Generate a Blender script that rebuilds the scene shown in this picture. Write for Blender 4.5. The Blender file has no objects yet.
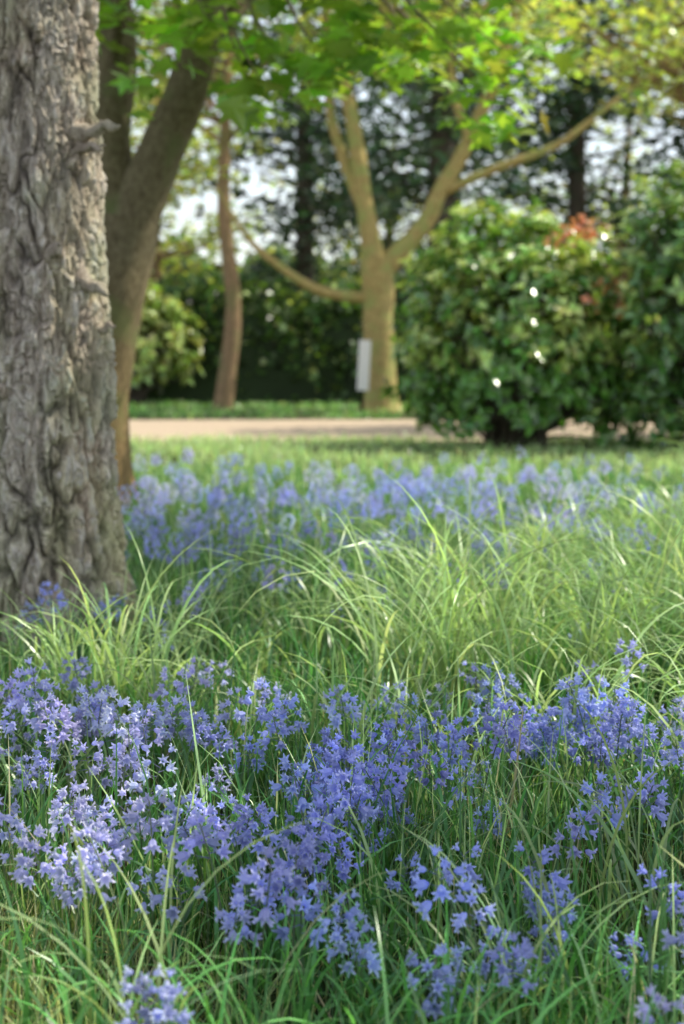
import bpy, math, numpy as np
from mathutils import Vector
rng = np.random.default_rng(7)
S = np.array([0.56, 0.12, 0.83]); S = S/np.linalg.norm(S)      # direction towards the sun
scene = bpy.context.scene

# ------------------------------------------------------------------ noise
def _h(ix, iy, iz):
    n = (ix*374761393 + iy*668265263 + iz*2147483647*3 + 1013904223) & 0xffffffff
    n = ((n ^ (n >> 13)) * 1274126177) & 0xffffffff
    n = (n ^ (n >> 16)) & 0xffffff
    return n/float(0xffffff)
def vnoise(x, y, z=None):
    x = np.asarray(x, float); y = np.asarray(y, float)
    z = np.zeros_like(x) if z is None else np.asarray(z, float)
    ix, iy, iz = [np.floor(a).astype(np.int64) for a in (x, y, z)]
    fx, fy, fz = x-ix, y-iy, z-iz
    fx, fy, fz = [f*f*(3-2*f) for f in (fx, fy, fz)]
    r = 0
    for a in (0, 1):
        for b in (0, 1):
            for c in (0, 1):
                w = (fx if a else 1-fx)*(fy if b else 1-fy)*(fz if c else 1-fz)
                r = r + w*_h(ix+a, iy+b, iz+c)
    return r*2-1
def fbm(x, y, z=None, o=4):
    r = 0; a = 1; t = 0
    z = np.zeros_like(x) if z is None else z
    for i in range(o):
        r = r + a*vnoise(x*2**i+17*i, y*2**i+5*i, z*2**i+9*i); t += a; a *= .5
    return r/t

# ------------------------------------------------------------------ mesh builder
class MB:
    def __init__(s): s.v=[]; s.l=[]; s.n=[]; s.c=[]; s.o=0
    def add(s, v, f, c):
        v = np.asarray(v, float).reshape(-1, 3); f = np.asarray(f, np.int64)
        c = np.asarray(c, float)
        if c.ndim == 1: c = np.tile(c, (len(v), 1))
        s.v.append(v); s.l.append((f+s.o).ravel()); s.n.append(np.full(len(f), f.shape[1])); s.c.append(c)
        s.o += len(v)
    def build(s, name, mat, parent=None, smooth=False, coll=None):
        v = np.concatenate(s.v); l = np.concatenate(s.l); n = np.concatenate(s.n); c = np.concatenate(s.c)
        me = bpy.data.meshes.new(name)
        me.vertices.add(len(v)); me.vertices.foreach_set('co', v.astype(np.float32).ravel())
        me.loops.add(len(l)); me.loops.foreach_set('vertex_index', l.astype(np.int32))
        me.polygons.add(len(n))
        st = np.concatenate([[0], np.cumsum(n)[:-1]]).astype(np.int32)
        me.polygons.foreach_set('loop_start', st)
        me.update(calc_edges=True)
        me.polygons.foreach_set('use_smooth', np.full(len(n), smooth))
        at = me.color_attributes.new('Col', 'FLOAT_COLOR', 'POINT')
        at.data.foreach_set('color', np.concatenate([np.clip(c,0,1), np.ones((len(c), 1))], 1).astype(np.float32).ravel())
        me.materials.append(mat)
        ob = bpy.data.objects.new(name, me); scene.collection.objects.link(ob)
        if parent: ob.parent = parent
        return ob
def empty(name):
    e = bpy.data.objects.new(name, None); e.empty_display_size = .3; scene.collection.objects.link(e); return e

def inst(mb, tv, tf, tc, pos, R, sc, col):
    N = len(pos); k = len(tv)
    if N == 0: return
    v = np.einsum('nij,kj->nki', R, tv)*np.reshape(sc, (-1, 1, 1)) + pos[:, None, :]
    f = (tf[None] + (np.arange(N)*k)[:, None, None]).reshape(-1, tf.shape[1])
    c = col[:, None, :]*tc[None]
    mb.add(v.reshape(-1, 3), f, c.reshape(-1, 3))
def nz(a): return a/np.maximum(np.linalg.norm(a, axis=-1, keepdims=True), 1e-9)
def basis(d, up):
    y = nz(d); x = nz(np.cross(y, up)); z = np.cross(x, y)
    return np.stack([x, y, z], -1)
def rdir(n): return nz(rng.normal(size=(n, 3)))

# ------------------------------------------------------------------ materials
def nodes(m):
    m.use_nodes = True; nt = m.node_tree; nt.nodes.clear(); return nt, nt.nodes, nt.links
def leaf_mat(name, trans=.4, rough=.45, spec=.5, tint=(1.1, 1.15, .6), nscale=6):
    m = bpy.data.materials.new(name); nt, N, L = nodes(m)
    o = N.new('ShaderNodeOutputMaterial'); a = N.new('ShaderNodeAttribute'); a.attribute_name = 'Col'
    tc = N.new('ShaderNodeTexCoord'); no = N.new('ShaderNodeTexNoise'); no.inputs['Scale'].default_value = nscale; no.inputs['Detail'].default_value = 0
    L.new(tc.outputs['Object'], no.inputs['Vector'])
    mr = N.new('ShaderNodeMapRange'); mr.inputs['To Min'].default_value = .6; mr.inputs['To Max'].default_value = 1.4
    L.new(no.outputs['Fac'], mr.inputs['Value'])
    vm = N.new('ShaderNodeVectorMath'); vm.operation = 'SCALE'
    L.new(a.outputs['Color'], vm.inputs[0]); L.new(mr.outputs[0], vm.inputs['Scale'])
    d = N.new('ShaderNodeBsdfDiffuse'); L.new(vm.outputs[0], d.inputs['Color'])
    v2 = N.new('ShaderNodeVectorMath'); v2.operation = 'MULTIPLY'; v2.inputs[1].default_value = tint
    L.new(vm.outputs[0], v2.inputs[0])
    t = N.new('ShaderNodeBsdfTranslucent'); L.new(v2.outputs[0], t.inputs['Color'])
    mx = N.new('ShaderNodeMixShader'); mx.inputs[0].default_value = trans
    L.new(d.outputs[0], mx.inputs[1]); L.new(t.outputs[0], mx.inputs[2])
    # waxy surface sheen, stronger at grazing angles
    g = N.new('ShaderNodeBsdfAnisotropic'); g.inputs['Roughness'].default_value = rough
    lw = N.new('ShaderNodeLayerWeight'); pw = N.new('ShaderNodeMath'); pw.operation = 'POWER'; pw.inputs[1].default_value = 4; L.new(lw.outputs['Facing'], pw.inputs[0])
    ma = N.new('ShaderNodeMath'); ma.operation = 'MULTIPLY_ADD'; ma.inputs[1].default_value = .45*spec; ma.inputs[2].default_value = .06*spec; L.new(pw.outputs[0], ma.inputs[0])
    m2 = N.new('ShaderNodeMixShader'); L.new(ma.outputs[0], m2.inputs[0]); L.new(mx.outputs[0], m2.inputs[1]); L.new(g.outputs[0], m2.inputs[2])
    L.new(m2.outputs[0], o.inputs['Surface'])
    return m
def bark_mat(name, c1, c2, c3, scale=6, bump=.6, zs=.3):
    m = bpy.data.materials.new(name); nt, N, L = nodes(m)
    o = N.new('ShaderNodeOutputMaterial'); tc = N.new('ShaderNodeTexCoord')
    mp = N.new('ShaderNodeMapping'); mp.inputs['Scale'].default_value = (1, 1, zs); L.new(tc.outputs['Object'], mp.inputs[0])
    n2 = N.new('ShaderNodeTexNoise'); n2.inputs['Scale'].default_value = scale*5; n2.inputs['Detail'].default_value = 5; n2.inputs['Roughness'].default_value = .75
    L.new(mp.outputs[0], n2.inputs['Vector'])
    n3 = N.new('ShaderNodeTexNoise'); n3.inputs['Scale'].default_value = 3.0; n3.inputs['Detail'].default_value = 3
    L.new(tc.outputs['Object'], n3.inputs['Vector'])
    r = N.new('ShaderNodeValToRGB'); r.color_ramp.elements[0].position = .33; r.color_ramp.elements[1].position = .68
    r.color_ramp.elements[0].color = (*c1, 1); r.color_ramp.elements[1].color = (*c2, 1)
    L.new(n2.outputs['Fac'], r.inputs[0])
    r3 = N.new('ShaderNodeValToRGB'); r3.color_ramp.elements[0].position = .5; r3.color_ramp.elements[1].position = .66
    L.new(n3.outputs['Fac'], r3.inputs[0])
    mx = N.new('ShaderNodeMix'); mx.data_type = 'RGBA'; L.new(r3.outputs[0], mx.inputs[0]); L.new(r.outputs[0], mx.inputs[6]); mx.inputs[7].default_value = (*c3, 1)
    a = N.new('ShaderNodeAttribute'); a.attribute_name = 'Col'
    mu = N.new('ShaderNodeMix'); mu.data_type = 'RGBA'; mu.blend_type = 'MULTIPLY'; mu.inputs[0].default_value = 1
    L.new(mx.outputs[2], mu.inputs[6]); L.new(a.outputs['Color'], mu.inputs[7])
    p = N.new('ShaderNodeBsdfPrincipled'); p.inputs['Roughness'].default_value = .92; p.inputs['Specular IOR Level'].default_value = .2
    L.new(mu.outputs[2], p.inputs['Base Color'])
    b = N.new('ShaderNodeBump'); b.inputs['Strength'].default_value = bump; b.inputs['Distance'].default_value = .02
    L.new(n2.outputs['Fac'], b.inputs['Height']); L.new(b.outputs[0], p.inputs['Normal'])
    L.new(p.outputs[0], o.inputs['Surface']); return m
def ground_mat(name, ca, cb, cc, s1, s2, bump=.5):
    m = bpy.data.materials.new(name); nt, N, L = nodes(m)
    o = N.new('ShaderNodeOutputMaterial'); tc = N.new('ShaderNodeTexCoord')
    n1 = N.new('ShaderNodeTexNoise'); n1.inputs['Scale'].default_value = s1; n1.inputs['Detail'].default_value = 4
    n2 = N.new('ShaderNodeTexNoise'); n2.inputs['Scale'].default_value = s2; n2.inputs['Detail'].default_value = 5; n2.inputs['Roughness'].default_value = .7
    for n in (n1, n2): L.new(tc.outputs['Object'], n.inputs['Vector'])
    r = N.new('ShaderNodeValToRGB'); r.color_ramp.elements[0].position = .35; r.color_ramp.elements[1].position = .65
    r.color_ramp.elements[0].color = (*ca, 1); r.color_ramp.elements[1].color = (*cb, 1); L.new(n2.outputs['Fac'], r.inputs[0])
    r1 = N.new('ShaderNodeValToRGB'); r1.color_ramp.elements[0].position = .45; r1.color_ramp.elements[1].position = .62
    L.new(n1.outputs['Fac'], r1.inputs[0])
    mx = N.new('ShaderNodeMix'); mx.data_type = 'RGBA'; L.new(r1.outputs[0], mx.inputs[0]); L.new(r.outputs[0], mx.inputs[6]); mx.inputs[7].default_value = (*cc, 1)
    p = N.new('ShaderNodeBsdfPrincipled'); p.inputs['Roughness'].default_value = .95; p.inputs['Specular IOR Level'].default_value = .1
    L.new(mx.outputs[2], p.inputs['Base Color'])
    b = N.new('ShaderNodeBump'); b.inputs['Strength'].default_value = bump; b.inputs['Distance'].default_value = .03
    L.new(n2.outputs['Fac'], b.inputs['Height']); L.new(b.outputs[0], p.inputs['Normal']); L.new(p.outputs[0], o.inputs['Surface'])
    return m

M_grass = leaf_mat('grass_blade', .48, .32, .8, (1.22, 1.22, .72), 9)
M_petal = leaf_mat('bluebell_petal', .42, .55, .4, (1.02, 1.02, 1.08), 12)
M_leaf = leaf_mat('broad_leaf', .5, .35, .8, (1.45, 1.35, .45), 4)
M_gloss = leaf_mat('glossy_leaf', .35, .22, 1.4, (1.3, 1.25, .5), 5)
M_need = leaf_mat('conifer_needles', .3, .6, .4, (1.2, 1.2, .7), 1)
B_pine = bark_mat('pine_bark', (.30, .245, .20), (.84, .765, .68), (.54, .53, .42), 9, .8)
B_syc = bark_mat('sycamore_bark', (.13, .10, .055), (.34, .28, .17), (.21, .23, .10), 7, .5, .5)
B_dark = bark_mat('dark_bark', (.06, .05, .04), (.15, .12, .09), (.09, .09, .06), 4, .5)
B_warm = bark_mat('warm_bark', (.18, .12, .07), (.42, .28, .16), (.25, .21, .10), 5, .5)

# ------------------------------------------------------------------ tubes
def tube(pts, rad, seg=14, ring=30, rough=.06, ns=5., flare=0.):
    pts = np.array(pts, float); rad = np.array(rad, float); n = len(pts)
    P = np.vstack([2*pts[0]-pts[1], pts, 2*pts[-1]-pts[-2]])
    t = np.linspace(0, n-1-1e-6, ring); i = t.astype(int); f = (t-i)[:, None]
    p0, p1, p2, p3 = P[i], P[i+1], P[i+2], P[i+3]
    c = .5*((2*p1)+(-p0+p2)*f+(2*p0-5*p1+4*p2-p3)*f**2+(-p0+3*p1-3*p2+p3)*f**3)
    r = np.interp(t, np.arange(n), rad)
    T = nz(np.gradient(c, axis=0)); ref = np.array([0.13, 1, .07]) if abs(T[0][1]) < .8 else np.array([1, 0, 0.1])
    X = nz(np.cross(np.tile(ref, (ring, 1)), T)); Y = np.cross(T, X)
    a = np.linspace(0, 2*np.pi, seg, endpoint=False)
    ca, sa = np.cos(a), np.sin(a)
    d = X[:, None]*ca[None, :, None] + Y[:, None]*sa[None, :, None]
    v = c[:, None] + d*r[:, None, None]
    nn = fbm(v[..., 0]*ns, v[..., 1]*ns, v[..., 2]*ns*.5, 3)
    rr = r[:, None]*(1+rough*2*nn)
    if flare: rr = rr*(1+flare*np.exp(-(v[..., 2]-v[0, :, 2].min())/.18)*(1+.5*np.sin(a*5)[None]))
    v = c[:, None]+d*rr[..., None]
    q = np.arange(ring*seg).reshape(ring, seg)
    f = np.stack([q[:-1], np.roll(q, -1, 1)[:-1], np.roll(q, -1, 1)[1:], q[1:]], -1).reshape(-1, 4)
    return v.reshape(-1, 3), f

# ------------------------------------------------------------------ leaves
half = [(.12, -.05), (.45, .02), (.33, .22), (.62, .55), (.24, .5), (.16, .72)]
ml = [(0, .25, -.04)] + [(0, 0, 0)] + [(x, y, .05*x) for x, y in half] + [(0, 1, -.08)] + [(-x, y, .05*x) for x, y in half[::-1]]
MAPLE_V = np.array(ml); k = len(ml)-1
MAPLE_F = np.array([(0, 1+i, 1+(i+1) % k) for i in range(k)])
LEAF_V = np.array([(0, 0, 0), (.27, .4, .09), (0, 1, -.05), (-.27, .4, .09)]); LEAF_F = np.array([(0, 1, 2), (0, 2, 3)])
NEED_V = np.array([(-.06, 0, 0), (.06, 0, 0), (.1, 1, 0), (-.1, 1, 0)]); NEED_F = np.array([(0, 1, 2, 3)])
WIDE_V = LEAF_V*np.array([1.7, 1, 1])
def jcol(base, n, j=.2, hue=.12):
    b = 1+rng.normal(0, j, (n, 1)); h = 1+rng.normal(0, hue, (n, 3))
    return np.clip(np.array(base)*b*h, .004, .9)
def leaves(mb, pos, size, base, tv=MAPLE_V, tf=MAPLE_F, droop=.5, j=.2, flat=.7, glint=0.):
    n = len(pos); d = rdir(n); d[:, 2] = d[:, 2]*.4-droop*.6
    up = rdir(n)*(1-flat)+np.array([0, 0, flat]); 
    R = basis(d, up); c = jcol(base, n, j)
    if glint: c = np.where((rng.uniform(size=n) < glint)[:, None], jcol((.62, .70, .30), n, .15, .06), c)  # some leaves painted pale to stand in for backlit glints
    inst(mb, tv, tf, np.ones((len(tv), 3)), pos, R, size*rng.uniform(.6, 1.25, n), c)
def clumps(centres, rad, per, squash=.6):
    centres = np.asarray(centres); n = len(centres)
    o = rng.normal(size=(n, per, 3))*np.array([1, 1, squash])*np.reshape(rad, (-1, 1, 1))*.6
    return (centres[:, None]+o).reshape(-1, 3)
def ellips(n, c, r, lo=0.0, e=2.2):
    u = rdir(n)*rng.uniform(lo, 1, (n, 1))**(1/e); return np.array(c)+u*np.array(r)

# sun patches wanted on meadow and stems; crown leaves shading them are dropped
PATCH = [(-.50, 3.1, .48, .28), (.62, 3.4, .45, .30), (.95, 4.8, 1.05, .9), (1.8, 6.6, 1.2, 1.5), (-.72, 4.15, .38, .32),
         (-.60, 2.05, .34, .50), (.5, 8.3, 1.4, .8), (-1.2, 8.6, .45, .6), (.15, 4.0, .45, .35), (.40, 2.3, .22, .12), (-.1, 2.7, .22, .10), (.1, 6.0, .22, .22),
         (-2.15, 5.15, .3, .35), (-1.6, 5.2, .2, .3), (-1.8, 9.7, .5, .5), (.75, 2.2, .22, .2), (.05, 1.95, .18, .12), (-.15, 2.15, .1, .06), (.25, 2.62, .12, .06)]
def sunwant(p):
    z = p[:, 2]-.3
    x = p[:, 0]-S[0]/S[2]*z; y = p[:, 1]-S[1]/S[2]*z
    w = np.zeros(len(p))
    for cx, cy, rx, ry in PATCH: w = np.maximum(w, 1.25-((x-cx)/rx)**2*.5-((y-cy)/ry)**2*.5)
    w = np.maximum(w, np.clip((y-10.)/1.5, 0, 1))
    return w+.5*fbm(x*2.8, y*2.8, o=2)
def keep_shade(p, th=.42): return p[sunwant(p) < th]

# ------------------------------------------------------------------ ground & path
def sheet(name, x0, x1, y0, y1, z, mat, nx=2, ny=2, bump=0):
    X, Y = np.meshgrid(np.linspace(x0, x1, nx), np.linspace(y0, y1, ny)); Z = np.full(X.shape, float(z))
    q = np.arange(nx*ny).reshape(ny, nx)
    f = np.stack([q[:-1, :-1], q[:-1, 1:], q[1:, 1:], q[1:, :-1]], -1).reshape(-1, 4)
    mb = MB(); mb.add(np.stack([X, Y, Z], -1).reshape(-1, 3), f, (1, 1, 1)); return mb.build(name, mat)
sheet('ground', -400, 400, -60, 700, 0, ground_mat('meadow_soil', (.025, .028, .012), (.08, .11, .035), (.05, .045, .028), 1.2, 22))
M_path = ground_mat('path_gravel', (.38, .285, .20), (.60, .48, .36), (.48, .38, .28), .8, 30, .4)
def path_edge(x, s): return .18*fbm(x*.35+s, x*0+s, o=3)
mb = MB(); xs = np.linspace(-60, 60, 400)
va = np.stack([xs, 18.0+path_edge(xs, 1.), np.full(400, .004)], -1); vb = np.stack([xs, 23.6+path_edge(xs, 7.), np.full(400, .004)], -1)
i = np.arange(399); mb.add(np.vstack([va, vb]), np.stack([i, i+1, i+401, i+400], -1), (1, 1, 1)); mb.build('gravel_path', M_path)

# ------------------------------------------------------------------ grass
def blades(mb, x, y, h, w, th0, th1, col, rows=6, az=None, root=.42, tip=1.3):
    n = len(x)
    if n == 0: return
    az = rng.uniform(0, 2*np.pi, n) if az is None else az
    t = np.linspace(0, 1, rows+1); th = th0[:, None]+th1[:, None]*t[None]**1.6
    ds = h[:, None]/rows
    hx = np.concatenate([np.zeros((n, 1)), np.cumsum(np.sin(th[:, 1:])*ds, 1)], 1)
    hz = np.concatenate([np.zeros((n, 1)), np.cumsum(np.cos(th[:, 1:])*ds, 1)], 1)
    cx = x[:, None]+np.cos(az)[:, None]*hx; cy = y[:, None]+np.sin(az)[:, None]*hx
    c = np.stack([cx, cy, np.maximum(hz-.005, .004)], -1)
    tw = az+np.pi/2+rng.normal(0, .5, n)
    side = np.stack([np.cos(tw), np.sin(tw), rng.normal(0, .25, n)], -1)
    ww = (w[:, None]*.5)*np.clip(.75+.6*t-1.32*t**2.2, .03, 1)[None]
    a = c-side[:, None]*ww[..., None]; b = c+side[:, None]*ww[..., None]
    v = np.stack([a, b], 2).reshape(n, -1, 3)
    r = np.arange(rows)*2; f = np.stack([r, r+1, r+3, r+2], -1)
    F = (f[None]+(np.arange(n)*2*(rows+1))[:, None, None]).reshape(-1, 4)
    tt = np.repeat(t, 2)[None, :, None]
    C = col[:, None]*(root+(tip-root)*tt**.7)  # dark roots, light tips: shade between blades put into the colour
    mb.add(v.reshape(-1, 3), F, C.reshape(-1, 3))
def area(n, y0, y1, k=.27, m=.7):
    y = np.sqrt(rng.uniform(y0**2, y1**2, n)); x = rng.uniform(-1, 1, n)*(k*y+m); return x, y
G = np.array([.17, .36, .09]); GL = np.array([.54, .76, .33]); GS = np.array([.72, .66, .44]); GD = np.array([.09, .26, .07])
def notrunk(x, y): return ((x+1.08)**2+(y-5.4)**2 > .28**2) & ((x+1.51)**2+(y-9.7)**2 > .25**2)
mb = MB()
def field(n, y0, y1, hm, hs, w, base, th=(.0, .3, .4, .6), rows=5, straw=.07, k=.27, m=.7, thr=None, light=.25):
    x, y = area(n, y0, y1, k, m)
    d = fbm(x*1.8+3, y*1.8, o=3); kk = notrunk(x, y) & (rng.uniform(size=n) < .75+1.2*d)
    x, y, d = x[kk], y[kk], d[kk]; n = len(x)
    h = np.clip(hm*(1+.6*d)+rng.normal(0, hs, n), .05, 1)
    c = jcol(base, n, .2, .08); u = rng.uniform(size=n)
    mixl = (u < light)[:, None]; c = np.where(mixl, jcol(GL, n, .2, .08), c)
    st = (rng.uniform(size=n) < straw)[:, None]; c = np.where(st, jcol(GS, n, .2, .06), c)
    blades(mb, x, y, h, w*rng.uniform(.6, 1.3, n), rng.normal(th[0], th[1], n), np.abs(rng.normal(th[2], th[3], n)), c, rows)
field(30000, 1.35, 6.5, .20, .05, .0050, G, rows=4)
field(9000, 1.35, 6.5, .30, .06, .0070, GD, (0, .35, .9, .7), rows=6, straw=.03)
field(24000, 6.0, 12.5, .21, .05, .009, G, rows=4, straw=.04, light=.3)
field(30000, 12, 18.1, .09, .03, .016, GL, rows=2, straw=.05, k=.3, m=1.5)
field(18000, 23.6, 31, .09, .03, .03, G*1.5, rows=2, straw=.02, k=.3, m=2)
# bluebell strap leaves
def straps(n, y0, y1, w):
    x, y = area(n, y0, y1); kk = notrunk(x, y); x, y = x[kk], y[kk]; n = len(x)
    blades(mb, x, y, rng.uniform(.2, .36, n), w*rng.uniform(.7, 1.2, n), rng.normal(.1, .2, n), rng.uniform(.4, 1.8, n), jcol((.10, .27, .08), n, .2, .08), 6)
straps(4200, 1.4, 5, .011); straps(4500, 5, 11.5, .013)
# dry fine litter grass, near left corner
n = 5000; x = rng.normal(-.62, .3, n); y = rng.normal(2.25, .35, n); kk = y > 1.3; x, y = x[kk], y[kk]; n = len(x)
blades(mb, x, y, rng.uniform(.06, .2, n), np.full(n, .0034), rng.normal(0, .6, n), rng.uniform(0, 1.2, n), jcol((.66, .68, .34), n, .2, .08), 4)
# long arching tufts
def tuft(cx, cy, n, hm, spread=.12, w=.010, col=GL, az0=None):
    x = cx+rng.normal(0, spread, n); y = cy+rng.normal(0, spread, n)
    az = rng.uniform(0, 2*np.pi, n) if az0 is None else rng.normal(az0, .8, n)
    kk = notrunk(x, y)
    x, y, az = x[kk], y[kk], az[kk]; n = len(x)
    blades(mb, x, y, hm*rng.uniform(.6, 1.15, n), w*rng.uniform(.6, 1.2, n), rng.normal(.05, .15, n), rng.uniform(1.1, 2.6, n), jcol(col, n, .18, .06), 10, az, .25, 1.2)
for cx, cy, n, h in [(.22, 4.2, 90, .84), (.45, 4.5, 90, .90), (.75, 4.3, 90, .74), (-.68, 4.15, 90, .66), (-.9, 4.5, 60, .5), (-.35, 4.4, 40, .5),
                     (1.0, 4.9, 120, .8), (1.3, 5.6, 140, .8), (.75, 5.5, 100, .7), (1.7, 6.3, 140, .78), (1.25, 4.2, 90, .66), (0, 5.0, 50, .6),
                     (.1, 3.7, 40, .55), (.55, 3.7, 50, .58), (1.9, 7.6, 120, .74), (-1.5, 4.9, 60, .4), (-.2, 5.8, 40, .5), (2.3, 8.6, 120, .74), (1.45, 7.2, 90, .6),
                     (1.05, 3.9, 80, .66), (.3, 5.2, 80, .7), (.9, 6.5, 90, .6), (-.55, 5.1, 30, .5), (2.6, 9.8, 120, .8), (3.0, 11, 120, .8)]:
    tuft(cx, cy, n, h, .085, .011)
for cx, cy, n, h in [(-.05, 1.95, 60, .38), (.12, 1.85, 60, .38), (-.25, 2.1, 50, .36), (.3, 2.05, 50, .36), (.5, 2.2, 50, .36), (0, 2.4, 40, .36), (-.45, 2.45, 40, .3), (.2, 1.7, 50, .36), (-.1, 1.7, 50, .34), (.38, 1.85, 50, .34), (-.3, 1.85, 40, .3), (.05, 2.15, 50, .38)]:
    tuft(cx, cy, n, h, .09, .008, np.array([.22, .57, .15]))
for _ in range(70):
    cy = rng.uniform(2.0, 9); cx = rng.uniform(-1, 1)*(.27*cy+.4); tuft(cx, cy, 26, rng.uniform(.36, .58), .05, .008, GL*.8)
mb.build('meadow_grass', M_grass, smooth=True)

# ------------------------------------------------------------------ bluebells
def bell():
    a = np.arange(6)*np.pi/3; v = []
    for r, z in ((.0018, 0), (.0050, .004), (.0058, .011)): v += [(r*math.cos(t), r*math.sin(t), z) for t in a]
    for t in a+np.pi/6: v.append((.0092*math.cos(t), .0092*math.sin(t), .0165))
    for t in a+np.pi/6: v.append((.0136*math.cos(t), .0136*math.sin(t), .0145))
    f = []
    for ring in (0, 6):
        for i in range(6):
            j = (i+1) % 6; f += [(ring+i, ring+j, ring+6+j), (ring+i, ring+6+j, ring+6+i)]
    for i in range(6):
        j = (i+1) % 6; f += [(12+i, 12+j, 18+i)]
        f += [(18+i, 24+i, 12+i), (18+i, 12+j, 24+i)]
    return np.array(v), np.array(f)
BV, BF = bell()
def bluebell(seed, lod=0):
    r = np.random.default_rng(seed); H = r.uniform(.24, .33); lean = r.uniform(.0, .09); nb = r.integers(8, 16)
    V = []; F = []; C = []; o = 0
    def sp(t): return np.array([lean*t**2.5, 0, H*t])
    ts = np.linspace(0, 1, 7)
    for t in ts:
        for a in (0, 2.1, 4.2): V.append(sp(t)+np.array([math.cos(a), math.sin(a), 0])*(.0026-.0014*t))
    for s in range(6):
        for e in range(3):
            p, q = s*3+e, s*3+(e+1) % 3; F += [(p, q, q+3), (p, q+3, p+3)]
    C += [(.20, .28, .14)]*21
    V = list(V); o = 21
    t0 = 1-(.036+.0018*nb)/H
    for i in range(nb):
        u = i/(nb-1); t = t0+(1-t0)*u; az = i*2.4+r.normal(0, .4)
        out = np.array([math.cos(az), math.sin(az), 0])
        L = (.022*(1-.55*u)+.004)*r.uniform(.8, 1.2); base = sp(t); att = base+out*L+np.array([0, 0, .004+.006*u])
        down = -.6+1.1*u+r.normal(0, .3)
        d = out*.8+np.array([0, 0, down]); d /= np.linalg.norm(d)
        R = basis(d[None], np.array([[0.1, .2, 1.]]))[0]; R = np.stack([R[:, 0], R[:, 2], R[:, 1]], 1)
        s = (1.28-.45*u)*r.uniform(.85, 1.12)
        bv = (R@(BV*s).T).T+att; V += list(bv); F += [tuple(np.array(f)+o) for f in BF]
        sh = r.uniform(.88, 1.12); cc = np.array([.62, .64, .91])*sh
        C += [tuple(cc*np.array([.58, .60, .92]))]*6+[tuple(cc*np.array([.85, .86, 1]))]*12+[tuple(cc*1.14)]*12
        o += 30
        k = len(V); V += [base+np.array([0, 0, .001]), base-np.array([0, 0, .001]), att]; F += [(k, k+1, k+2)]; C += [(.25, .22, .45)]*3; o += 3
    return np.array(V), np.array(F), np.array(C)
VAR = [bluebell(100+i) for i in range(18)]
mb = MB()
def plant(x, y, hs=1., csc=1.):
    kk = notrunk(x, y); x, y = x[kk], y[kk]; n = len(x); which = rng.integers(0, len(VAR), n)
    for w in range(len(VAR)):
        m = which == w; k = m.sum()
        if not k: continue
        a = rng.uniform(0, 2*np.pi, k); up = nz(np.stack([rng.normal(0, .15, k), rng.normal(0, .15, k), np.ones(k)], -1))
        xx = np.stack([np.cos(a), np.sin(a), np.zeros(k)], -1); yv = nz(np.cross(up, xx)); xx = np.cross(yv, up)
        R = np.stack([xx, yv, up], -1)
        hue = fbm(x[m]*2.1+40, y[m]*2.1, o=2)[:, None]
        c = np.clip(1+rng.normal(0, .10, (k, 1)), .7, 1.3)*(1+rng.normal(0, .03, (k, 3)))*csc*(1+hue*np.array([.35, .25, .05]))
        p = np.stack([x[m], y[m], np.zeros(k)], -1)
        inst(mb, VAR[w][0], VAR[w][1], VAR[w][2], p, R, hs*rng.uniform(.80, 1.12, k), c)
def cluster(cx, cy, rx, ry, n, **k):
    n = max(2, int(n*.27+.5)); plant(cx+rng.normal(0, rx*.75, n), cy+rng.normal(0, ry*.75, n), **k)
# the near drifts, plants gathered into little groups of 2-3
for x0, x1, y0, y1, n in [(-.85, -.20, 2.95, 3.6, 60), (-.66, -.30, 2.42, 2.75, 15), (-.32, -.2, 2.65, 2.85, 5), (-.08, .24, 2.45, 3.0, 26), (-.28, -.04, 2.2, 2.42, 10), (.15, .55, 2.8, 3.7, 34), (.45, .85, 2.7, 3.6, 26),
                          (.05, .28, 2.15, 2.35, 6), (.32, .58, 2.05, 2.6, 13), (-.30, -.16, 1.84, 1.95, 3), (.34, .46, 1.8, 1.92, 3), (-.05, .1, 3.4, 3.6, 5), (-1.2, -.8, 2.6, 3.5, 20), (.85, 1.3, 2.6, 3.6, 22), (-.2, .1, 3.0, 3.3, 6)]:
    g = max(1, int(n/1.7)); gx = rng.uniform(x0, x1, g); gy = rng.uniform(y0, y1, g); w = rng.integers(0, g, n)
    plant(gx[w]+rng.normal(0, .04, n), gy[w]+rng.normal(0, .06, n))
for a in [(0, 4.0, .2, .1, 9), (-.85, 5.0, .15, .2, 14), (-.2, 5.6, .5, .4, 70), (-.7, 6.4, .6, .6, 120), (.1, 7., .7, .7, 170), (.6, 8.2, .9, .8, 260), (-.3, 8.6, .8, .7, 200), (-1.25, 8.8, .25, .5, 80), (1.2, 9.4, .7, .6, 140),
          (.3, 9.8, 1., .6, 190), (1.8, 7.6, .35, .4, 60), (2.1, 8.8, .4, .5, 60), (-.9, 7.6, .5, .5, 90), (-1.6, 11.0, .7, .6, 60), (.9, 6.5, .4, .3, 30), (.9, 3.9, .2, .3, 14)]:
    cluster(*a, csc=1.15 if a[1] > 7.5 else 1.)  # farther drifts painted paler, sunshine put into the petal colour
x, y = area(24, 2.3, 6); plant(x, y)
x, y = area(120, 6, 11.5); plant(x, y)
mb.build('bluebell_patch', M_petal, smooth=False)

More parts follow.
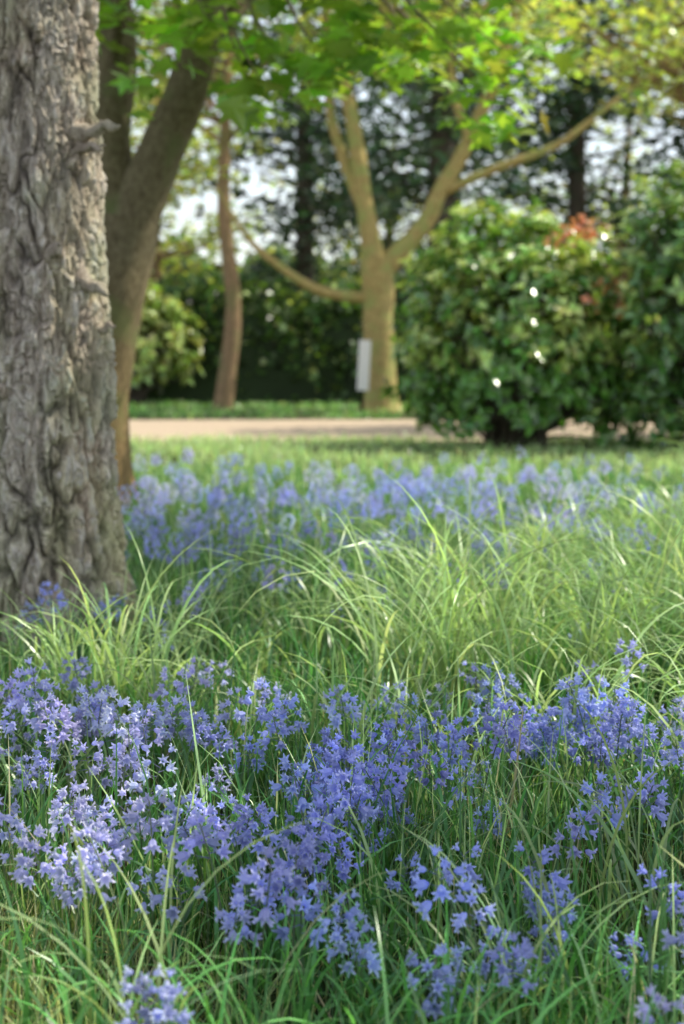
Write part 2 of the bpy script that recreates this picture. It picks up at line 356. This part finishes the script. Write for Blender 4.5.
# ------------------------------------------------------------------ pine tree (foreground trunk)
pine = empty('pine_tree')
def big_trunk():
    na, nh = 480, 900; zt = 3.4
    a = np.linspace(0, 2*np.pi, na, endpoint=False); z = np.linspace(-.05, zt, nh)
    A, Z = np.meshgrid(a, z)
    r = np.interp(Z, [-.05, .1, .3, .6, 1.3, 2.4, 3.4], [.33, .30, .27, .245, .228, .195, .18])
    X, Y = np.cos(A), np.sin(A)
    r = r*(1+.06*fbm(X*1.5+3, Y*1.5, Z*1.2, 2)) + np.exp(-np.clip(Z, 0, 9)/.14)*.05*np.sin(A*4+1)
    nc = 13; wx = fbm(X*2.2, Y*2.2, Z*3, 4)*1.6; wz = fbm(X*2+9, Y*2, Z*3+4, 4)*1.2
    U = A/(2*np.pi)*nc+wx; W = Z/.21+wz
    iu, iw = np.floor(U).astype(int), np.floor(W).astype(int)
    f1 = np.full(U.shape, 9.); f2 = f1.copy(); cid = np.zeros(U.shape)
    for du in (-1, 0, 1):
        for dw in (-1, 0, 1):
            cu, cw = iu+du, iw+dw; cm = cu % nc
            px = cu+.1+.8*_h(cm, cw, cm*0+3); pz = cw+.1+.8*_h(cm, cw, cm*0+11)
            d = np.sqrt((U-px)**2+((W-pz)*.8)**2); hid = _h(cm, cw, cm*0+29)
            n1 = d < f1; f2 = np.where(n1, f1, np.minimum(f2, d)); cid = np.where(n1, hid, cid); f1 = np.where(n1, d, f1)
    vis = np.clip(.72+1.3*fbm(X*2+1, Y*2+4, Z*2.5, 3), 0, 1)          # fissures open and close irregularly
    plate = 1-vis*(1-np.clip((f2-f1)/.38, 0, 1)**.7)
    fine = fbm(X*14, Y*14, Z*20, 4); mid = fbm(X*6+2, Y*6, Z*5, 3); fib = fbm(X*26, Y*26, Z*7+3, 3)
    l = fbm(X*5+5, Y*5, Z*9, 4)*3.0; flake = l-np.floor(l)                # overlapping scales with lifted edges
    disp = .036*(plate-.6)+.014*(cid-.5)*plate+.011*fine+.015*mid+.015*(flake-.5)*plate+.004*fib
    rr = r+disp
    cx = -1.06-.020*Z; v = np.stack([cx+rr*X, 5.4+rr*Y, Z], -1)
    tone = (.24+.76*plate)*(1+.25*(cid-.5))*(1+.45*fine)*(1+.3*mid)*(.80+.40*flake)*(1+.25*fib)
    col = np.clip(tone, .08, 1.6)[..., None]*np.array([1.0, .96, .92])
    wrm = np.clip(fbm(X*1.5+2, Y*1.5, Z*1.3+7, 3)+.2, 0, 1)[..., None]; col = col*(1-wrm)+col*wrm*np.array([1.02, .88, .74])
    lich = np.clip(fbm(X*5+17, Y*5, Z*6, 4)*5-1.4, 0, 1)[..., None]*plate[..., None]; col = col*(1-.45*lich)+.45*lich*np.array([.98, 1.0, .86])
    green = np.clip(fbm(X*2+7, Y*2, Z*2, 3)*2+.1, 0, 1)[..., None]*np.exp(-Z/1.2)[..., None]
    col = col*(1-green*.5)+col*green*.5*np.array([.8, 1.1, .5])
    q = np.arange(na*nh).reshape(nh, na)
    f = np.stack([q[:-1], np.roll(q, -1, 1)[:-1], np.roll(q, -1, 1)[1:], q[1:]], -1).reshape(-1, 4)
    return v.reshape(-1, 3), f, np.clip(col, 0, 1).reshape(-1, 3)
mb = MB(); mb.add(*big_trunk())
v, f = tube([(-1.125, 5.4, 3.38), (-1.14, 5.42, 5), (-1.1, 5.45, 7.5), (-1.12, 5.4, 10)], [.178, .14, .09, .03], 24, 60, .05); mb.add(v, f, (.8, .76, .72))
def stub(p, d, r, L, seed):
    p = np.array(p, float); d = np.array(d, float)
    k = np.array([0, 0, .012])*(1 if seed % 2 else -1)
    pts = [p-d*.06, p+d*L*.3+k, p+d*L*.6-k*.6, p+d*L*.85+k*.5, p+d*L]
    v, f = tube(pts, [r*1.9, r*1.0, r*.8, r*.5, r*.12], 16, 40, .38, 42+seed); mb.add(v, f, (.75, .70, .64))
stub((-.93, 5.27, 1.875), (.93, -.25, .05), .024, .17, 0); stub((-.93, 5.27, 1.83), (.7, -.5, -.25), .014, .14, 2); stub((-.93, 5.26, 1.79), (.9, -.2, .2), .010, .12, 5)
stub((-1.0, 5.19, 1.42), (.35, -.8, .35), .026, .11, 3); stub((-.91, 5.25, 1.36), (.75, -.4, -.5), .022, .14, 4); stub((-.86, 5.3, 1.18), (.9, -.3, .1), .012, .07, 6)
stub((-1.16, 5.19, .95), (-.3, -.9, .1), .02, .06, 7); stub((-1.05, 5.2, 2.2), (.1, -.9, .2), .018, .06, 8)
for i in range(16):
    a = i*2.4; z = 5+i*.3; L = 1.9-.07*i
    b = np.array([-1.12, 5.4, z]); e = b+np.array([math.cos(a)*L, math.sin(a)*L, .5])
    v, f = tube([b, (b+e)/2+np.array([0, 0, .05]), e], [.045, .03, .01], 8, 10, .05); mb.add(v, f, (.7, .67, .64))
mb.build('trunk', B_pine, pine, smooth=True)
mb = MB(); cc = []
for i in range(16):
    a = i*2.4; z = 5+i*.3; L = 1.9-.07*i
    for t in (.4, .6, .8, 1.): cc.append([-1.12+math.cos(a)*L*t, 5.4+math.sin(a)*L*t, z+.5*t])
leaves(mb, keep_shade(clumps(cc, .3, 60, .5)), .10, (.09, .15, .06), NEED_V, NEED_F); mb.build('needles', M_need, pine)

# ------------------------------------------------------------------ generic foliage crown helper
def limbs(mb, base, spec, col, seg=14, ring=30, **k):
    for pts, rad in spec:
        v, f = tube([np.array(base)+np.array(p) for p in pts], rad, seg, ring, **k); mb.add(v, f, col)
def twig(mb, a, b, r, col=(1, 1, 1)):
    a, b = np.array(a, float), np.array(b, float); m = (a+b)/2+rng.normal(0, .06, 3)*np.linalg.norm(b-a)
    v, f = tube([a, m, b], [r, r*.7, r*.3], 6, 7, .05); mb.add(v, f, col)

# sycamore behind the pine
syc = empty('sycamore_tree'); mb = MB(); B = (-1.56, 9.7, 0)
v, f = tube([np.array(B)+np.array(p) for p in [(0, 0, -.05), (.0, 0, .4), (.01, 0, .85), (.07, 0, 1.42), (.16, 0, 1.95)]], [.24, .19, .18, .20, .24], 28, 50, flare=.25)
t = np.clip(v[:, 2:3]/1.8, 0, 1)+.15*fbm(v[:, 0:1]*4, v[:, 1:2]*4, v[:, 2:3]*3); mb.add(v, f, np.array([1., .80, .55])*(1-t)+np.array([.8, .8, .8])*t)  # orange sunlight on the lower trunk painted in as a warm gradient
SL = [([(.14, 0, 1.8), (.38, -.05, 2.35), (.58, -.1, 2.8), (.72, -.2, 3.4), (1., -.3, 4.8), (1.3, -.2, 6.2)], [.19, .15, .135, .12, .10, .04]),
      ([(.10, 0, 1.8), (.04, .05, 2.5), (.08, .1, 3.2), (-.15, .2, 4.6), (-.3, .2, 6.4)], [.18, .15, .13, .11, .04]),
      ([(.7, -.2, 3.3), (1.2, -.8, 3.7), (1.9, -1.2, 3.9), (2.8, -1.4, 3.9)], [.07, .05, .035, .012]),
      ([(.62, -.15, 2.95), (1.1, .3, 3.6), (1.9, .8, 4.2), (3.1, 1.2, 4.6)], [.07, .05, .035, .012]),
      ([(.0, .1, 3.0), (-.8, -.5, 3.8), (-1.8, -.9, 4.4)], [.07, .05, .015]), ([(.06, .1, 2.9), (.3, -.9, 3.5), (.5, -1.9, 3.7)], [.05, .04, .012])]
limbs(mb, B, SL, (.8, .8, .8), 16, 30)
low = []
for X, Y, Z in [(-1.35, 8.3, 2.95), (-1.0, 8.6, 3.0), (-.75, 8.2, 2.85), (-.45, 8.6, 2.85), (-.2, 8.1, 2.72), (.05, 8.7, 2.85), (.3, 8.3, 2.8), (.55, 8.7, 2.95), (.85, 9., 3.0), (-.35, 9.6, 3.0), (.2, 9.8, 3.0), (-.55, 8.9, 2.62),
                (-.1, 9.0, 2.75), (.95, 8.6, 2.72), (-1.5, 9., 3.1), (.6, 10, 3.15), (-1.25, 8.8, 2.75), (-.3, 8.3, 2.6), (1.25, 9.3, 3.05), (.45, 9.3, 2.85), (-.8, 9.2, 3.1), (.1, 8.2, 2.95), (.7, 8.2, 2.95), (-.05, 8.8, 3.15), (-.5, 8.4, 3.1), (-.45, 8.2, 2.5), (.8, 8.4, 2.55), (.9, 8.8, 2.45)]:
    low.append((X, Y, Z)); twig(mb, (X*.75-.35, Y+.2, Z+.7), (X, Y, Z+.08), .014)
hi = ellips(90, (-.6, 9.3, 4.8), (2.9, 2.6, 1.4))
for h in hi[:40]: twig(mb, h-np.array([(h[0]+.9)*.4, (h[1]-9.6)*.4, .5]), h, .02)
mb.build('trunk', B_syc, syc, smooth=True)
mb = MB()
leaves(mb, clumps(low, .24, 20, .55), .15, (.30, .50, .09))
hp = clumps(hi, .38, 34, .5); leaves(mb, keep_shade(hp, .4), .15, (.30, .50, .09)); mb.build('foliage', M_leaf, syc)

# big unseen lime tree right of the view, crown shaped to shade the meadow
lime = empty('lime_tree'); mb = MB(); B = (4.9, 6.6, 0)
limbs(mb, B, [([(0, 0, -.05), (0, 0, 1), (-.05, 0, 2.4), (-.1, 0, 4), (-.2, -.1, 6), (-.2, 0, 8.5)], [.36, .3, .27, .22, .14, .05])], (1, 1, 1), 24, 50, flare=.3)
for e in [(-3.2, -1.6, 5.4), (-2.5, .6, 6.2), (-1.8, -3., 5.8), (1.8, -1.5, 6), (2, 1.6, 6.3), (-.3, 2.6, 6.4), (-2.8, -3.2, 5.2)]:
    limbs(mb, B, [([(-.05, 0, 2.9), (e[0]*.4, e[1]*.4, 4.2), (e[0]*.8, e[1]*.8, e[2]-.5), e], [.12, .09, .05, .02])], (1, 1, 1), 10, 20)
hi = ellips(460, (3.3, 5.2, 5.9), (4.2, 4.6, 1.2), e=3)
for h in hi[:60]: twig(mb, h+(np.array([4.2, 5.8, 5.2])-h)*.3, h, .02)
mb.build('trunk', B_syc, lime, smooth=True)
mb = MB(); p = clumps(hi, .48, 85, .5); p = p[p[:, 2] > 1.1+.25*p[:, 1]+.3]; leaves(mb, keep_shade(p), .17, (.10, .20, .04), LEAF_V*np.array([2.4, 1, 1]), LEAF_F); mb.build('foliage', M_leaf, lime)

# ------------------------------------------------------------------ maple tree across the path
map_ = empty('maple_tree'); mb = MB(); B = (.67, 26.6, 0)
limbs(mb, B, [([(0, 0, -.1), (0, 0, .5), (-.02, 0, 1.6), (-.04, 0, 2.75)], [.36, .29, .26, .31])], (1, 1, 1), 20, 40, flare=.35)
ML = [([(-.08, 0, 2.5), (-.3, 0, 3.9), (-.52, 0, 5.35), (-.9, .1, 6.8), (-1.2, .2, 9)], [.20, .155, .13, .10, .04]),
      ([(-.25, 0, 3.5), (-.7, .2, 4.7), (-.9, .3, 5.6), (-1., .5, 8)], [.12, .10, .08, .03]),
      ([(.05, 0, 2.5), (.8, 0, 3.35), (1.08, 0, 3.95), (1.5, .1, 4.65), (2.1, .1, 6.05), (2.5, .2, 7.5), (2.6, .3, 9)], [.20, .15, .145, .13, .11, .08, .03]),
      ([(1.1, 0, 3.9), (2.05, -.2, 4.3), (3.1, -.3, 4.7), (3.9, -.3, 5.3), (4.8, -.2, 6)], [.09, .08, .065, .05, .02]),
      ([(1.6, 0, 4.8), (1.3, .3, 5.9), (1.35, .4, 7.5)], [.08, .07, .03]),
      ([(-.1, 0, 2.0), (-1.06, -.1, 2.15), (-1.8, -.2, 2.6), (-2.35, -.2, 3.1), (-2.9, -.2, 4.)], [.11, .09, .07, .05, .02])]
limbs(mb, B, ML, (1, 1, 1), 12, 34)
hi = [h for h in ellips(110, (.9, 26.6, 8.0), (4.6, 3, 1.8))]
hi += [np.array(p) for p in [(-2.2, 26.4, 4.3), (-2.6, 26.2, 5.), (4.4, 26.2, 6.1), (5., 26.3, 6.3), (3.2, 26, 5.7), (-.4, 26, 6.4), (-1.4, 26.3, 5.8), (2.2, 26, 6.7)]]
for h in hi[:80]: twig(mb, h+(np.array([.8, 26.6, 5.5])-h)*.35, h, .03)
mb.build('trunk', bark_mat('maple_bark', (.26, .19, .07), (.58, .46, .19), (.34, .36, .12), 5, .5, .5), map_, smooth=True)
mb = MB(); leaves(mb, clumps(hi, .55, 32, .5), .19, (.38, .52, .13), WIDE_V, LEAF_F, j=.3, glint=.1); mb.build('foliage', M_leaf, map_)

# ------------------------------------------------------------------ background trees
def bg_tree(name, x, y, r, H, bark, crown, leafcol, n, size, clump=.8, per=60, need=True, lean=0., z0=2.5, bow=0.):
    e = empty(name); mb = MB()
    limbs(mb, (x, y, 0), [([(0, 0, -.1), (lean*.3+bow, 0, H*.2), (lean*.5-bow, 0, H*.45), (lean, 0, H)], [r*1.2, r, r*.8, r*.2])], (1, 1, 1), 14, 36, flare=.2)
    c, rr = crown; hi = ellips(n, c, rr)
    for h in hi:
        z = max(z0, h[2]-.5-.1*abs(h[0]-x)); twig(mb, (x+lean*.4, y, min(z, H*.95)), h, .035)
    mb.build('trunk', bark, e, smooth=True); mb = MB()
    p = clumps(hi, clump, per, .55)
    if need: leaves(mb, p, size, leafcol, NEED_V*np.array([2.2, 1, 1]), NEED_F, j=.35, flat=.3)
    else: leaves(mb, p, size, leafcol, WIDE_V, LEAF_F, j=.3, glint=.15)
    mb.build('foliage', M_need if need else M_leaf, e)
DK = (.065, .115, .06)
bg_tree('oak_tree', -2.24, 28.0, .15, 9.5, B_warm, ((-3.2, 28, 7.3), (3.2, 2.2, 2.3)), (.36, .48, .14), 56, .18, .6, 34, False, .3, 4, .12)
bg_tree('fir_tree', 2.2, 33., .36, 13, B_dark, ((2.2, 33.5, 8.2), (3.6, 2.5, 4.4)), DK, 92, .28, .8, 46)
bg_tree('fir_tree', 5.8, 37., .26, 13, B_dark, ((6.2, 37, 8.2), (3.4, 2.5, 4.8)), DK, 78, .28, .8, 46)
bg_tree('fir_tree', -1.0, 40., .26, 14, B_dark, ((-.8, 40, 7.6), (3.4, 2.5, 4.9)), DK, 90, .28, .8, 46)
bg_tree('fir_tree', 9.6, 35., .30, 13, B_dark, ((9.4, 35, 8), (3.2, 2.5, 4.7)), DK, 76, .28, .8, 42)
bg_tree('fir_tree', -6.8, 42., .35, 14, B_dark, ((-6.8, 42, 8.5), (3.8, 2.5, 4.9)), DK, 64, .28, .8, 42)
bg_tree('fir_tree', 3.4, 46., .30, 14, B_dark, ((3.4, 46, 6.4), (4.8, 2.5, 4.4)), DK, 66, .3, .8, 42)
bg_tree('ash_tree', -4.6, 36., .22, 9, B_warm, ((-4.4, 35.5, 5.0), (3.0, 2, 2.8)), (.40, .50, .16), 60, .2, .6, 38, False, .3, 2.6, .1)
bg_tree('ash_tree', 8.2, 44., .22, 9, B_warm, ((7.6, 44, 5.0), (4.6, 2, 2.6)), (.34, .44, .16), 60, .24, .7, 32, False, .3, 2.6, .1)
bg_tree('ash_tree', 1.5, 50., .22, 9, B_warm, ((1.0, 50, 5.6), (4.6, 2, 2.6)), (.34, .44, .16), 48, .24, .7, 32, False, .3, 2.6, .1)
bg_tree('birch_tree', 5.4, 21.5, .12, 9, B_warm, ((4.6, 21, 5.7), (2.2, 1.6, 1.2)), (.48, .60, .22), 60, .13, .45, 42, False, .2, 3.6)
# hedge
def hedge(name, x0, x1, yc, th, H, col, n, size):
    e = empty(name); m = int((x1-x0)*5); xs = np.linspace(x0, x1, m); prof = np.linspace(0, 1, 15)
    mb = MB(); V = []
    Hh = H*(1+.2*fbm(xs*.6, xs*0+3, o=3))
    A = prof*np.pi
    Yp = -np.sign(np.cos(A))*np.abs(np.cos(A))**.5*th*.42; Zp = np.sin(A)**.5
    V = np.stack([np.repeat(xs[:, None], 15, 1), yc+np.tile(Yp, (m, 1)), Hh[:, None]*Zp[None]*.93], -1)
    V = V+.12*fbm(V[..., 0]*2, V[..., 1]*2, V[..., 2]*2, 3)[..., None]
    q = np.arange(m*15).reshape(m, 15); f = np.stack([q[:-1, :-1], q[1:, :-1], q[1:, 1:], q[:-1, 1:]], -1).reshape(-1, 4)
    mb.add(V.reshape(-1, 3), f, np.array(col)*.35); mb.build('dark_core', M_need, e, smooth=True)  # solid core added; shade inside the hedge put into its dark colour
    mb = MB(); x = rng.uniform(x0, x1, n); a = rng.uniform(0, np.pi*.7, n)
    h = H*(1+.2*fbm(x*.6, x*0+3, o=3)); b = .45*fbm(x*1.5, a*2, o=3)
    p = np.stack([x, yc-np.sign(np.cos(a))*np.abs(np.cos(a))**.5*(th*.47+b)+rng.normal(0, .10, n), h*np.sin(a)**.5*(1+b*.3)+rng.normal(0, .13, n)], -1)
    leaves(mb, p, size, col, WIDE_V, LEAF_F, j=.45, flat=.4, glint=.06); mb.build('leaves', M_leaf, e)
hedge('hedge', -16, 16, 31.2, 1.8, 2.3, (.09, .17, .045), 20000, .17)
hedge('hedge', -26, 26, 62, 4, 4.8, (.14, .22, .10), 11000, .4)

# ------------------------------------------------------------------ shrubs
def shrub(name, c, r, ntip, col, new, size, seed=0, pnew=.25, per=9):
    e = empty(name); c = np.array(c, float); r = np.array(r, float)
    u = rdir(ntip); u[:, 2] = np.where(u[:, 2] < -.5, -u[:, 2], u[:, 2])
    k = 1+.34*fbm(u[:, 0]*2.5+seed, u[:, 1]*2.5, u[:, 2]*2.5, 3)+rng.normal(0, .08, ntip)
    k *= np.where(rng.uniform(size=ntip) < .3, rng.uniform(.55, .9, ntip), 1)
    tip = c+u*r*k[:, None]; tip[:, 2] = np.maximum(tip[:, 2], .08)
    mb = MB()
    for t in tip[::4]:
        b = np.array([c[0]+rng.normal(0, .12), c[1]+rng.normal(0, .12), 0]); m = b*.5+t*.5+np.array([0, 0, .12])
        v, f = tube([b, m, t], [.022, .014, .005], 5, 8, .05); mb.add(v, f, (1, 1, 1))
    mb.build('stems', B_dark, e, smooth=True)
    mb = MB(); P = np.repeat(tip, per, 0); U = np.repeat(nz(u+np.array([0, 0, .35])), per, 0)
    n = len(P); s = rdir(n); s = nz(s-(s*U).sum(1, keepdims=True)*U)
    d = nz(s*1.0+U*rng.uniform(-.25, .8, (n, 1)))
    R = basis(d, U+rdir(n)*.25)
    isn = np.repeat((rng.uniform(size=ntip) < pnew*(1+np.sign(u[:, 2]+.05))*.75), per)[:, None]
    cl = np.where(isn, jcol(new, n, .2, .08), jcol(col, n, .35, .1))
    P = P-U*rng.uniform(0, .14, (n, 1)); P[:, 2] = np.maximum(P[:, 2], .03)
    inst(mb, LEAF_V, LEAF_F, np.ones((4, 3)), P, R, size*rng.uniform(.7, 1.25, n), cl); mb.build('leaves', M_gloss, e)
shrub('pieris_shrub', (1.98, 16.8, .98), (1.3, .95, 1.55), 1250, (.16, .34, .07), (.58, .72, .24), .14, 0, .34)
# red young growth on top
e = bpy.data.objects['pieris_shrub']; mb = MB(); tp = np.array([(2.48, 16.2, 2.34), (2.56, 16.3, 2.42), (2.66, 16.2, 2.42), (2.72, 16.2, 2.32), (2.86, 16.1, 1.75), (2.6, 15.9, 1.6), (2.3, 16, 2.25), (2.95, 16., 1.5)])
tp = np.repeat(tp, 18, 0)+rng.normal(0, .06, (144, 3)); d = rdir(144); d[:, 2] = np.abs(d[:, 2])*.4+.1
inst(mb, LEAF_V, LEAF_F, np.ones((4, 3)), tp, basis(d, rdir(144)+np.array([0, 0, 1])), rng.uniform(.07, .12, 144), jcol((.80, .34, .22), 144, .2, .1)); mb.build('red_shoots', M_gloss, e)
shrub('laurel_shrub', (4.25, 16.4, 1.1), (1.35, 1.2, 2.0), 1250, (.13, .27, .07), (.42, .58, .18), .14, 5, .32)
shrub('laurel_shrub', (-4.2, 29.5, 1.1), (1.3, .6, 1.35), 450, (.38, .50, .15), (.60, .66, .24), .18, 8, .3)
shrub('laurel_shrub', (3.6, 24.8, .7), (1.7, 1., 1.5), 500, (.14, .24, .08), (.30, .42, .14), .16, 11, .2)

# yew on the right
yew = empty('yew_tree'); mb = MB(); mf = MB()
limbs(mb, (5.9, 18.8, 0), [([(0, 0, -.1), (0, 0, 1.5), (0, 0, 3), (0, 0, 5.5)], [.2, .15, .1, .03])], (1, 1, 1), 12, 24)
for i in range(150):
    z = rng.uniform(.6, 5.2); a = rng.uniform(0, 2*np.pi); L = 2.1*(1-z/7)*rng.uniform(.7, 1.1)
    b = np.array([5.9, 18.8, z]); e2 = b+np.array([math.cos(a)*L, math.sin(a)*L, -.15+rng.uniform(-.2, .3)])
    twig(mb, b, e2, .025)
    t = rng.uniform(.3, 1, 70)[:, None]; p = b+(e2-b)*t+rng.normal(0, .11, (70, 3))*np.array([1, 1, .5]); leaves(mf, p, .18, (.18, .30, .10), NEED_V*np.array([1.6, 1, 1]), NEED_F, flat=.3, j=.3)
mb.build('trunk', B_dark, yew, smooth=True); mf.build('foliage', M_need, yew)

# ------------------------------------------------------------------ white notice post by the maple
ps = empty('white_notice_post'); ps.location = (.33, 25.6, 0); ps.rotation_euler = (0, math.radians(3), 0)
m = bpy.data.materials.new('white_paint'); m.use_nodes = True; nt = m.node_tree; p = nt.nodes['Principled BSDF']; no = nt.nodes.new('ShaderNodeTexNoise'); no.inputs['Scale'].default_value = 9
rp = nt.nodes.new('ShaderNodeValToRGB'); rp.color_ramp.elements[0].color = (.78, .78, .76, 1); rp.color_ramp.elements[1].color = (.9, .9, .88, 1); nt.links.new(no.outputs['Fac'], rp.inputs[0]); nt.links.new(rp.outputs[0], p.inputs['Base Color']); p.inputs['Roughness'].default_value = .5
def box(name, sx, sy, sz, loc, par, mat):
    bpy.ops.mesh.primitive_cube_add(size=1); o = bpy.context.object; o.name = name; o.scale = (sx, sy, sz); o.location = loc
    bv = o.modifiers.new('b', 'BEVEL'); bv.width = .012; bv.segments = 2; o.parent = par; o.data.materials.append(mat)
box('board', .2, .03, .86, (0, 0, .84), ps, m); box('post', .06, .06, 1.2, (0, .048, .6), ps, B_dark)

# ------------------------------------------------------------------ world, sun, camera
el = math.asin(S[2]); az = math.atan2(S[0], S[1])
w = bpy.data.worlds.new('World'); scene.world = w; w.use_nodes = True; nt = w.node_tree
sk = nt.nodes.new('ShaderNodeTexSky'); sk.sky_type = 'NISHITA'; sk.sun_disc = False; sk.sun_elevation = el; sk.sun_rotation = az; sk.dust_density = 1.; sk.ozone_density = .6; sk.air_density = 1.
hs = nt.nodes.new('ShaderNodeHueSaturation'); hs.inputs['Saturation'].default_value = .45; hs.inputs['Value'].default_value = 1.7     # sky desaturated and its light boosted
nt.links.new(sk.outputs[0], hs.inputs['Color']); nt.links.new(hs.outputs[0], nt.nodes['Background'].inputs[0]); nt.nodes['Background'].inputs[1].default_value = .15
sl = bpy.data.lights.new('sun', 'SUN'); sl.energy = 5; sl.angle = math.radians(.5); sl.color = (1, .95, .80)
so = bpy.data.objects.new('sun', sl); scene.collection.objects.link(so); so.rotation_euler = Vector(-S).to_track_quat('-Z', 'Y').to_euler(); so.location = tuple(S*30)
cd = bpy.data.cameras.new('camera'); cam = bpy.data.objects.new('camera', cd); scene.collection.objects.link(cam); scene.camera = cam
cam.location = (0, 0, 1.1); cam.rotation_euler = (math.radians(90), 0, 0)
cd.sensor_fit = 'VERTICAL'; cd.sensor_height = 36; cd.sensor_width = 24; cd.lens = 52.7; cd.shift_y = -162/1024
cd.clip_start = .05; cd.clip_end = 2000
cd.dof.use_dof = True; cd.dof.focus_distance = 2.95; cd.dof.aperture_fstop = 3.2
scene.view_settings.view_transform = 'Standard'; scene.view_settings.look = 'None'; scene.view_settings.exposure = 0
